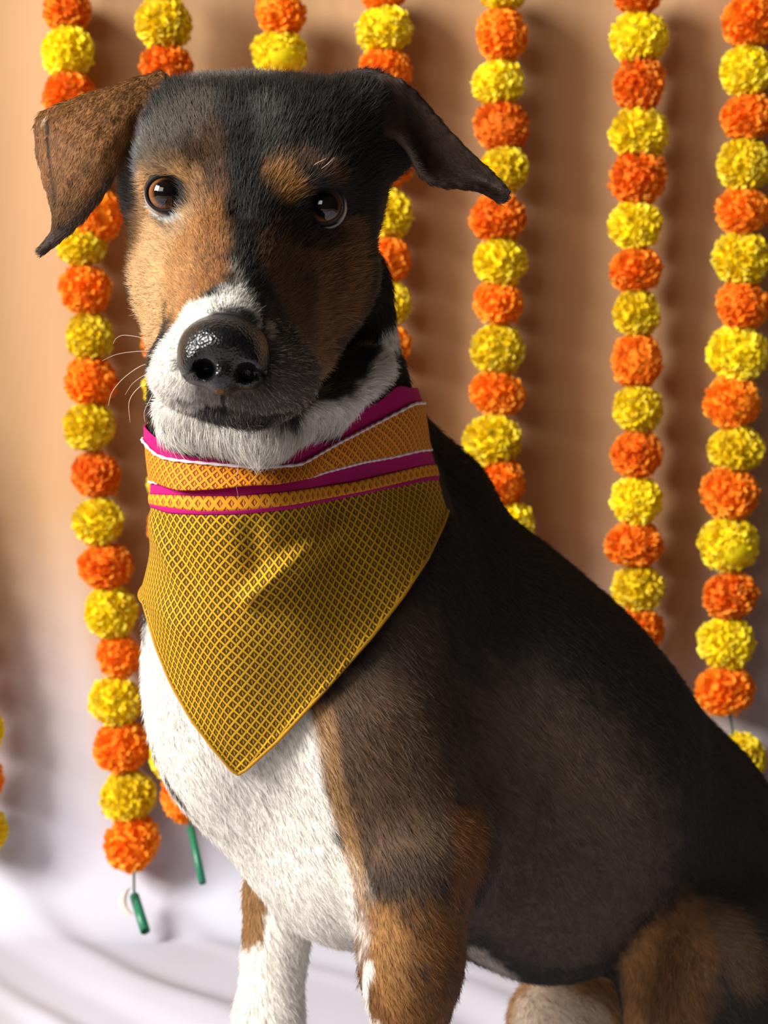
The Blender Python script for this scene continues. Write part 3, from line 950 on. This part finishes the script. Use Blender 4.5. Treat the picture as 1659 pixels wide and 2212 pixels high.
# ------------------------------------------------------------------ whiskers
wk_m = plain('whisker_hair', (.75, .62, .48), .4, .4)
def whisker(pts, dy0, dy1, r=.00022):
    n = len(pts)
    c3 = [P(x, y, dy0 + (dy1 - dy0) * i / (n - 1)) for i, (x, y) in enumerate(pts)]
    c = spline(c3, 18)
    v, f = tube(c, [r * (1 - .75 * i / 17) for i in range(18)], 5)
    o = mesh_obj('whisker', v, f, wk_m); o.parent = dog
whisker([(350, 752), (342, 746), (311, 731), (269, 724), (251, 731), (244, 743)], -.045, -.05, .0003)
whisker([(350, 764), (335, 761), (299, 759), (254, 765), (221, 779)], -.045, -.05, .0003)
whisker([(352, 785), (341, 784), (308, 789), (269, 815), (242, 847), (234, 877)], -.045, -.06, .0003)
whisker([(330, 803), (314, 809), (287, 828), (270, 853)], -.03, -.03)
whisker([(345, 818), (330, 821), (299, 838), (279, 868), (281, 913)], -.04, -.05, .0003)
whisker([(330, 850), (323, 865), (312, 889), (313, 912)], -.03, -.04)
whisker([(523, 960), (519, 985), (510, 1037), (515, 1076)], -.01, .012)
whisker([(536, 958), (534, 976), (527, 1004)], -.01, .0)
whisker([(563, 950), (562, 967), (558, 1015), (545, 1038)], -.01, .008)
whisker([(596, 945), (599, 961), (601, 998)], -.005, .004)
whisker([(672, 362), (685, 352), (705, 342)], .0, -.01)
whisker([(690, 368), (710, 352), (722, 340)], .0, -.01)

# ------------------------------------------------------------------ bandana
def bandana():
    base = AX0 + (AX1 - AX0) * .6
    root = empty('bandana', tuple(base))
    tag(root, 'mustard woven bandana with magenta and orange border tied round the dog\'s neck', 'bandana')
    def fold(X, Y):
        """drape: creases set into the cloth"""
        def ridge(a, b, w, h, taper=True):
            a = np.array(a, float); b = np.array(b, float); ab = b - a; L2 = (ab ** 2).sum()
            t = np.clip(((X - a[0]) * ab[0] + (Y - a[1]) * ab[1]) / L2, 0, 1)
            d = np.hypot(X - a[0] - t * ab[0], Y - a[1] - t * ab[1])
            e = np.sin(np.clip(t * .8 + .2, 0, 1) * math.pi) if taper else 1
            return h * np.exp(-(d / w) ** 2) * e
        z = ridge((545, 1290), (750, 1112), 24, .013)
        z = z - ridge((540, 1130), (560, 1265), 26, .004)
        z = z + ridge((325, 1120), (410, 1300), 16, .0035) - ridge((350, 1130), (440, 1290), 12, .002)
        z = z + ridge((330, 1290), (430, 1400), 22, .003)
        z = z + ridge((640, 1320), (720, 1500), 60, .004)
        return z
    def band(name, e0, e1, nu, nvv, mat, prof, over=None):
        ph = np.linspace(-math.pi, math.pi, nu, endpoint=False)
        vv = np.linspace(0, 1, nvv)
        PHg, VV = np.meshgrid(ph, vv, indexing='ij')
        t0, t1 = t_edge(e0, ph)[:, None], t_edge(e1, ph)[:, None]
        T = t0 + (t1 - t0) * VV + (over(ph)[:, None] * VV ** 2 if over else 0)
        off = np.full(T.shape, .006)
        base_ = cloth_point(PHg, T, off)
        X, Y = project(base_)
        off = off + prof(X, Y, VV, PHg)
        Pn = cloth_point(PHg, T, off)
        # surface coordinates for the weave
        du = np.linalg.norm(np.roll(base_, -1, 0) - base_, axis=2)
        U = np.concatenate([np.zeros((1, nvv)), np.cumsum(du, 0)[:-1]], 0)
        mid = int(nu * .25)
        U = U - U[mid:mid + 1]
        Um = .5 * U + .5 * U.mean(1, keepdims=True)
        dv = np.linalg.norm(np.diff(base_, axis=1), axis=2)
        Vv = np.concatenate([np.zeros((nu, 1)), np.cumsum(dv, 1)], 1)
        idx = np.arange(nu * nvv).reshape(nu, nvv)
        nx = np.roll(idx, -1, 0)
        Fq = np.stack([idx[:, :-1], idx[:, 1:], nx[:, 1:], nx[:, :-1]], -1)
        seam = Fq[-1]
        Fq = Fq.reshape(-1, 4)
        o = mesh_obj(name, Pn.reshape(-1, 3), Fq, mat)
        uv = np.stack([Um, Vv], -1).reshape(-1, 2)
        lay = o.data.uv_layers.new(name='weave')
        li = np.zeros(len(o.data.loops), np.int32); o.data.loops.foreach_get('vertex_index', li)
        luv = uv[li]
        if True:
            last = (nu - 1) * nvv * 0 + (nu - 1)
            fl = np.repeat(np.arange(len(Fq)), 4)
            w_ = (fl // (nvv - 1) == nu - 1) & (li // nvv == 0)
            luv[w_, 0] += du.sum(0).mean()
        lay.data.foreach_set('uv', luv.astype(np.float32).ravel())
        s = o.modifiers.new('cloth_thickness', 'SOLIDIFY'); s.thickness = .0012; s.offset = -1
        reparent(o, root)
        return o
    def weave(name, p, thread, pit, spark, edge=.33, bump=.8, bd=.0012, aspect=1.0):
        k = NT(name)
        tc = k.n('ShaderNodeTexCoord'); sp = k.n('ShaderNodeSeparateXYZ'); k.l(tc.outputs['UV'], sp.inputs[0])
        u = k.math('MULTIPLY', sp.outputs[0], 1 / p); v = k.math('MULTIPLY', sp.outputs[1], aspect / p)
        a = k.math('FRACT', k.math('ADD', u, v)); b = k.math('FRACT', k.math('SUBTRACT', u, v))
        da = k.math('ABSOLUTE', k.math('SUBTRACT', a, .5)); db = k.math('ABSOLUTE', k.math('SUBTRACT', b, .5))
        mx = k.math('MAXIMUM', da, db)
        er = k.n('ShaderNodeMapRange', interpolation_type='SMOOTHSTEP'); k.l(mx, er.inputs['Value'])
        er.inputs['From Min'].default_value = edge - .06; er.inputs['From Max'].default_value = edge + .05
        # a slit of raised thread in each pit
        sa = k.math('SUBTRACT', a, .5); sb = k.math('SUBTRACT', b, .5)
        hx = k.math('DIVIDE', k.math('ABSOLUTE', k.math('SUBTRACT', k.math('ADD', sa, sb), .06)), .20)
        vy = k.math('DIVIDE', k.math('ABSOLUTE', k.math('SUBTRACT', sa, sb)), .50)
        bud = k.n('ShaderNodeMapRange', interpolation_type='SMOOTHSTEP'); k.l(k.math('ADD', hx, vy), bud.inputs['Value'])
        bud.inputs['From Min'].default_value = 1.15; bud.inputs['From Max'].default_value = .75
        cold = k.mix(bud.outputs[0], pit, spark)
        col = k.mix(er.outputs[0], cold, thread)
        fine = k.noise(5200, 2, tc.outputs['UV'])
        col = k.mix(k.math('MULTIPLY', fine, .35), col, tuple(c * .45 for c in thread))
        k.l(col, k.b.inputs['Base Color'])
        h = k.math('ADD', k.math('ADD', er.outputs[0], k.math('MULTIPLY', bud.outputs[0], .6)), k.math('MULTIPLY', fine, .1))
        k.bump(h, bump, bd)
        k.val('Roughness', .65); k.val('Specular IOR Level', .2)
        return k.m
    must = weave('mustard_weave', .0074, (.68, .37, .010), (.026, .009, .0006), (.46, .22, .008), .36)
    broc = weave('orange_brocade', .0066, (.84, .30, .012), (.27, .032, .004), (.88, .36, .03), .33, .8, .001)
    broc2 = weave('orange_border_brocade', .0072, (.84, .33, .015), (.24, .036, .005), (.80, .30, .03), .28, .7, .0008, .75)
    kmag = NT('magenta_cotton'); tc = kmag.n('ShaderNodeTexCoord')
    nzz = kmag.noise(3500, 2, tc.outputs['UV'])
    kmag.l(kmag.mix(nzz, (.36, .006, .10), (.50, .012, .17)), kmag.b.inputs['Base Color']); kmag.val('Roughness', .8); kmag.val('Specular IOR Level', .15)
    kmag.bump(nzz, .15, .0003)
    lobe = lambda X: np.clip((X - 340) / 60, 0, 1) * np.clip((690 - X) / 90, 0, 1)
    def pr_mag1(X, Y, v, ph): return .001 + .002 * v
    def pr_bro(X, Y, v, ph): return .003 + lobe(X) * (.0065 * v ** 1.5) + .0015 * np.sin(v * math.pi)
    def pr_mag2(X, Y, v, ph): return .0015 - .001 * lobe(X) * (1 - v)
    def pr_bor(X, Y, v, ph): return .0024 + .0005 * np.sin(v * math.pi)
    def pr_mag3(X, Y, v, ph): return .0024 - .0012 * v
    def pr_mus(X, Y, v, ph):
        w_ = np.clip(v / .06, 0, 1)
        return .0008 + w_ * fold(X, Y) + .0009 * np.clip((v - .955) / .02, 0, 1)
    band('collar_band', 0, 1, 300, 14, kmag.m, pr_mag1)['label'] = 'magenta cotton upper edge'
    band('brocade_band', 1, 2, 360, 18, broc, pr_bro, lambda ph: .008 * lobe(project(cloth_point(ph, t_edge(2, ph), np.full(len(ph), .006)))[0]) * (np.sin(ph) < 0))['label'] = 'orange brocade band folded over'
    band('under_band', 2, 3, 300, 8, kmag.m, pr_mag2)['label'] = 'magenta strip under the fold'
    band('border_band', 3, 4, 300, 8, broc2, pr_bor)['label'] = 'orange border strip with diamond motif'
    band('trim_band', 4, 5, 300, 4, kmag.m, pr_mag3)['label'] = 'thin magenta trim'
    band('panel', 5, 6, 520, 300, must, pr_mus)['label'] = 'mustard diamond-weave triangle'
    cord_m = plain('white_cord', (.80, .68, .70), .7, .2)
    def piping(e, off):
        n = 1100
        ph = np.linspace(-math.pi, math.pi, n)
        phw = np.where(ph >= math.pi, ph - 2 * math.pi, ph)
        pt = cloth_point(phw, t_edge(e, phw), np.full(n, off))
        v, f = tube(pt, [.00095] * n, 8, (.42, .28))
        o = mesh_obj('piping', v, f, cord_m); reparent(o, root); o['label'] = 'twisted white piping cord'
    piping(1, .0105); piping(2, .0085)
    # rolled hem along the triangle's free edge
    n = 700
    ph = np.linspace(-math.pi, math.pi, n); phw = np.where(ph >= math.pi, ph - 2 * math.pi, ph)
    tt = t_edge(6, phw)
    pt = cloth_point(phw, tt, np.full(n, .0065) + .0008)
    v, f = tube(pt, [.0013] * n, 8)
    hem_m = plain('mustard_hem', (.42, .21, .012), .7, .2, 900, .5)
    o = mesh_obj('hem', v, f, hem_m); reparent(o, root)
    return root
bandana()

# ------------------------------------------------------------------ marigold garlands
def petal_mat(name, deep, mid, tip):
    k = NT(name)
    a = k.n('ShaderNodeAttribute', attribute_name='ruffle')
    oi = k.n('ShaderNodeObjectInfo')
    ramp = k.n('ShaderNodeValToRGB'); k.l(a.outputs['Fac'], ramp.inputs[0])
    els = ramp.color_ramp.elements
    els[0].color = (*deep, 1); els[1].color = (*tip, 1); e = els.new(.5); e.color = (*mid, 1)
    hs = k.n('ShaderNodeHueSaturation'); k.l(ramp.outputs[0], hs.inputs['Color'])
    k.l(k.math('ADD', .493, k.math('MULTIPLY', oi.outputs['Random'], .014)), hs.inputs['Hue'])
    k.l(k.math('ADD', .88, k.math('MULTIPLY', oi.outputs['Random'], .2)), hs.inputs['Value'])
    k.l(hs.outputs[0], k.b.inputs['Base Color']); k.val('Roughness', .7); k.val('Specular IOR Level', .15)
    tr = k.n('ShaderNodeBsdfTranslucent'); k.l(hs.outputs[0], tr.inputs[0])
    mx = k.n('ShaderNodeMixShader'); mx.inputs[0].default_value = .22
    out = k.t.nodes['Material Output']
    k.l(k.b.outputs[0], mx.inputs[1]); k.l(tr.outputs[0], mx.inputs[2]); k.l(mx.outputs[0], out.inputs['Surface'])
    return k.m
OR_M = petal_mat('orange_petal', (1.0, .19, .006), (1.0, .27, .012), (1.0, .43, .05))
YE_M = petal_mat('yellow_petal', (.92, .62, .002), (.98, .76, .01), (1.0, .88, .10))
def pompom(name, mat, seed, n=280):
    """unit ball of crimped petals, flattened a little along the string"""
    rg = random.Random(seed)
    verts, faces, ruf = [], [], []
    bm = bmesh.new(); bmesh.ops.create_icosphere(bm, subdivisions=2, radius=.88)
    bm.verts.ensure_lookup_table()
    for v in bm.verts:
        verts.append(v.co * (1 + rg.uniform(-.05, .05))); ruf.append(.35)
    for f in bm.faces: faces.append(tuple(v.index for v in f.verts))
    bm.free()
    ga = math.pi * (3 - math.sqrt(5))
    lump = [Vector((rg.gauss(0, 1), rg.gauss(0, 1), rg.gauss(0, 1))).normalized() for _ in range(5)]
    for i in range(n):
        z = 1 - 2 * (i + .5) / n; r = math.sqrt(1 - z * z); a = ga * i + rg.uniform(-.2, .2)
        d = Vector((r * math.cos(a), r * math.sin(a), z + rg.uniform(-.05, .05))).normalized()
        up = Vector((rg.gauss(0, 1), rg.gauss(0, 1), rg.gauss(0, 1)))
        s = d.cross(up).normalized(); t = d.cross(s)
        lm = max(l.dot(d) for l in lump)
        R0, R1 = .70, (.90 + .16 * lm) * rg.uniform(.92, 1.06)
        wd = rg.uniform(.13, .23); cup = rg.uniform(.05, .13); hue = rg.gauss(.5, .2)
        b = len(verts)
        for row, (f, wf) in enumerate(((0, .5), (.6, 1.0), (1.0, .8))):
            for q, c in enumerate((-1, -.33, .33, 1)):
                rr = R0 + (R1 - R0) * f + (rg.uniform(-.04, .04) if row == 2 else 0)
                crimp = (.05 if q % 2 else -.05) * f
                verts.append(d * rr + s * (c * wd * wf) + t * (cup * (c * c) * (1 if i % 2 else -1) + crimp))
                ruf.append(min(1, max(0, hue + (.0, .05, .25)[row] - (.35, 0, 0)[row])))
        for row in range(2):
            for q in range(3):
                v0 = b + row * 4 + q
                faces.append((v0, v0 + 1, v0 + 5, v0 + 4))
    me = bpy.data.meshes.new(name)
    me.from_pydata([tuple(v) for v in verts], [], faces)
    me.attributes.new('ruffle', 'FLOAT', 'POINT').data.foreach_set('value', np.array(ruf, np.float32))
    me.polygons.foreach_set('use_smooth', np.ones(len(me.polygons), bool))
    me.materials.append(mat); me.update()
    return me
OR = [pompom('orange_marigold', OR_M, s) for s in (1, 2, 3, 4)]
YE = [pompom('yellow_marigold', YE_M, s) for s in (11, 12, 13, 14)]
cord_g = plain('green_cord', (.03, .09, .05), .6, .3)
straw_m = plain('green_straw', (.012, .17, .085), .35, .5)
GY = 1.842
def garland(label, flowers, straw=None, Y=GY):
    top = PW(flowers[0][1], flowers[0][2], Y)
    root = empty('marigold_garland', tuple(top))
    tag(root, label, 'garland', 'marigold garlands on the backdrop')
    for c, x, y, rx, ry in flowers:
        me = random.choice(OR if c == 'o' else YE)
        o = bpy.data.objects.new('marigold', me); COL.objects.link(o)
        p = PW(x, y, Y); s = Y / F
        o.location = Vector(p) - Vector(top)
        o.scale = (rx * s * .98, (rx + ry) * .5 * s * .92, ry * s * 1.02)
        o.rotation_euler = (random.uniform(-.15, .15), random.uniform(-.2, .2), random.uniform(0, 6.28))
        # a free turn about the string keeps the width, so widths stay round
        m = (o.scale[0] + o.scale[1]) * .5; o.scale = (m, m, o.scale[2])
        o.parent = root
    pts = [PW(f[1], f[2], Y) for f in flowers]
    lean = (pts[0] - pts[3]) / max(pts[0][2] - pts[3][2], .01)
    pts.insert(0, pts[0] + lean * (1.46 - pts[0][2]))               # the string goes on up to the hanging line
    if straw: pts.append(PW(*straw[0], Y - .022))
    v, f = tube(pts, [.0013] * len(pts), 6)
    o = mesh_obj('cord', v, f, cord_g); reparent(o, root)
    if straw:
        a, b = np.array(PW(*straw[0], Y - .022)), np.array(PW(*straw[1], Y - .060))
        v, f = tube([a, a * .5 + b * .5, b], [straw[2] * Y / F * .9] * 3, 12)
        f = f[:-2]                                             # hollow straw, open at both ends
        o = mesh_obj('straw', v, f, straw_m); reparent(o, root)
        sm = o.modifiers.new('wall', 'SOLIDIFY'); sm.thickness = .0006
        o['label'] = 'green straw at the end of the string'
    return root
o_, y_ = 'o', 'y'
g1 = garland('marigold garland hanging behind the folded brown ear, its green straw end tagged white',
  [(o_, 143, 20, 58, 46), (y_, 145, 112, 60, 56), (o_, 150, 206, 62, 50), (y_, 158, 300, 60, 50), (o_, 166, 384, 60, 48), (o_, 206, 462, 68, 58), (y_, 172, 527, 60, 48), (o_, 185, 624, 60, 54), (y_, 190, 729, 57, 52),
   (o_, 192, 823, 62, 54), (y_, 198, 922, 64, 53), (o_, 208, 1026, 56, 52), (y_, 213, 1126, 60, 51), (o_, 227, 1223, 62, 52), (y_, 238, 1323, 61, 57), (o_, 258, 1414, 50, 50), (y_, 252, 1511, 64, 54),
   (o_, 263, 1612, 64, 60), (y_, 275, 1720, 66, 58), (o_, 288, 1820, 66, 62)], ((290, 1935), (314, 2012), 12))
g2 = garland('marigold garland behind the dog\'s forehead, ending in a green straw beside the white chest',
  [(o_, 350, -45, 60, 48), (y_, 355, 50, 64, 58), (o_, 360, 142, 60, 46), (y_, 362, 240, 60, 50), (o_, 362, 340, 60, 50), (y_, 360, 440, 60, 50), (o_, 360, 540, 60, 50), (y_, 360, 640, 60, 50), (o_, 362, 740, 60, 50), (y_, 364, 840, 60, 50),
   (o_, 366, 940, 54, 50), (y_, 366, 1042, 54, 48), (o_, 368, 1140, 50, 50), (y_, 370, 1240, 54, 50), (o_, 372, 1340, 54, 50), (y_, 374, 1440, 54, 50), (o_, 376, 1538, 54, 48), (y_, 364, 1632, 42, 48), (o_, 397, 1720, 52, 58)], ((412, 1788), (438, 1908), 9), Y=1.818)
garland('marigold garland hanging straight behind the middle of the dog\'s head',
  [(o_, 603, 28, 60, 50), (y_, 604, 116, 68, 48), (o_, 606, 212, 60, 50), (y_, 607, 310, 60, 50), (o_, 608, 410, 60, 50), (y_, 610, 510, 60, 50), (o_, 612, 610, 60, 50), (y_, 612, 710, 60, 50), (o_, 614, 810, 60, 50), (y_, 616, 910, 60, 50), (o_, 616, 1010, 60, 50), (y_, 618, 1110, 60, 50)])
garland('marigold garland hanging behind the dog\'s shaded ear and dark neck',
  [(o_, 830, -8, 58, 28), (y_, 828, 62, 64, 52), (o_, 832, 150, 60, 48), (y_, 836, 246, 60, 50), (o_, 838, 352, 60, 50), (y_, 838, 462, 57, 53), (o_, 840, 558, 56, 48), (y_, 838, 655, 52, 48), (o_, 838, 742, 52, 46), (y_, 838, 838, 54, 48), (o_, 842, 935, 56, 50), (y_, 846, 1030, 56, 50), (o_, 850, 1130, 56, 50)])
garland('marigold garland crossed by the shaded ear\'s dark tip, vanishing behind the dog\'s black back',
  [(y_, 1085, -12, 58, 34), (o_, 1080, 75, 60, 57), (y_, 1075, 176, 61, 50), (o_, 1083, 271, 66, 52), (y_, 1086, 366, 58, 50), (o_, 1073, 470, 68, 52), (y_, 1078, 567, 62, 54), (o_, 1077, 654, 58, 49), (y_, 1077, 751, 65, 56), (o_, 1075, 849, 64, 50), (y_, 1066, 950, 69, 57), (o_, 1080, 1043, 64, 56), (y_, 1100, 1132, 56, 56), (o_, 1100, 1230, 58, 52), (y_, 1104, 1330, 58, 52)])
garland('longer marigold garland right of the ear tip, meeting the slope of the black back',
  [(o_, 1383, -8, 62, 36), (y_, 1382, 78, 68, 56), (o_, 1383, 182, 59, 60), (y_, 1380, 290, 66, 56), (o_, 1380, 383, 65, 60), (y_, 1373, 488, 63, 53), (o_, 1375, 583, 60, 51), (y_, 1374, 678, 53, 51), (o_, 1377, 778, 58, 58), (y_, 1375, 880, 59, 53), (o_, 1375, 980, 56, 54),
   (y_, 1375, 1078, 59, 53), (o_, 1370, 1175, 70, 50), (y_, 1380, 1267, 62, 51), (o_, 1376, 1362, 60, 56), (y_, 1396, 1448, 58, 52)])
garland('outermost right marigold garland, with green string bared above its last flowers',
  [(o_, 1622, -52, 60, 50), (o_, 1622, 45, 63, 57), (y_, 1616, 150, 60, 56), (o_, 1614, 252, 62, 50), (y_, 1607, 351, 62, 59), (o_, 1606, 455, 62, 52), (y_, 1602, 555, 65, 57), (o_, 1600, 660, 62, 54), (y_, 1592, 765, 67, 59), (o_, 1585, 868, 68, 56), (y_, 1588, 970, 69, 50), (o_, 1577, 1065, 66, 59),
   (y_, 1576, 1178, 71, 59), (o_, 1575, 1285, 71, 50), (y_, 1568, 1385, 66, 58), (o_, 1567, 1490, 71, 55), (y_, 1594, 1645, 58, 62), (o_, 1622, 1745, 56, 56)])
garland('marigold garland cut off by the left side of the photo, low beside the white sheet',
  [(o_, -270, 870, 60, 52), (y_, -235, 972, 60, 52), (o_, -198, 1074, 60, 52), (y_, -162, 1176, 60, 52), (o_, -128, 1278, 60, 52), (y_, -96, 1378, 60, 52), (o_, -68, 1478, 58, 52), (y_, -50, 1580, 60, 54), (o_, -46, 1686, 60, 52), (y_, -40, 1795, 64, 54)])
# white paper tag tied at the first garland's end
a = [PW(284, 1916, 1.812), PW(273, 1924, 1.808), PW(265, 1945, 1.802), PW(269, 1964, 1.796), PW(283, 1977, 1.792)]
c = spline(a, 14)
vv, ff = [], []
for i, p in enumerate(c):
    wd = R(7, .7) * (0.6 + .5 * math.sin(i / 13 * math.pi))
    for s in (-1, 1):
        for t_ in (0, 1): vv.append(p + np.array([s * wd, .0015 * s + .0008 * t_, s * wd * .3]))
for i in range(13):
    b = i * 4; n_ = b + 4
    ff += [(b, n_, n_ + 2, b + 2), (b + 1, b + 3, n_ + 3, n_ + 1), (b, b + 1, n_ + 1, n_), (b + 2, n_ + 2, n_ + 3, b + 3)]
t_o = mesh_obj('tag', vv, ff, plain('white_paper', (.62, .57, .48), .6, .2)); reparent(t_o, g1); t_o['label'] = 'white paper tag'

bm = bmesh.new(); bmesh.ops.create_icosphere(bm, subdivisions=2, radius=.0036)
for v in bm.verts: v.co.y *= .35
me = bpy.data.meshes.new('sequin'); bm.to_mesh(me); bm.free()
me.materials.append(plain('red_sequin', (.95, .10, .04), .2, .7))
o = bpy.data.objects.new('sequin', me); COL.objects.link(o); o.location = PW(240, 114, 1.882)
tag(o, 'tiny red sequin on the tan-tinted sheet above the folded brown ear', 'sequin')
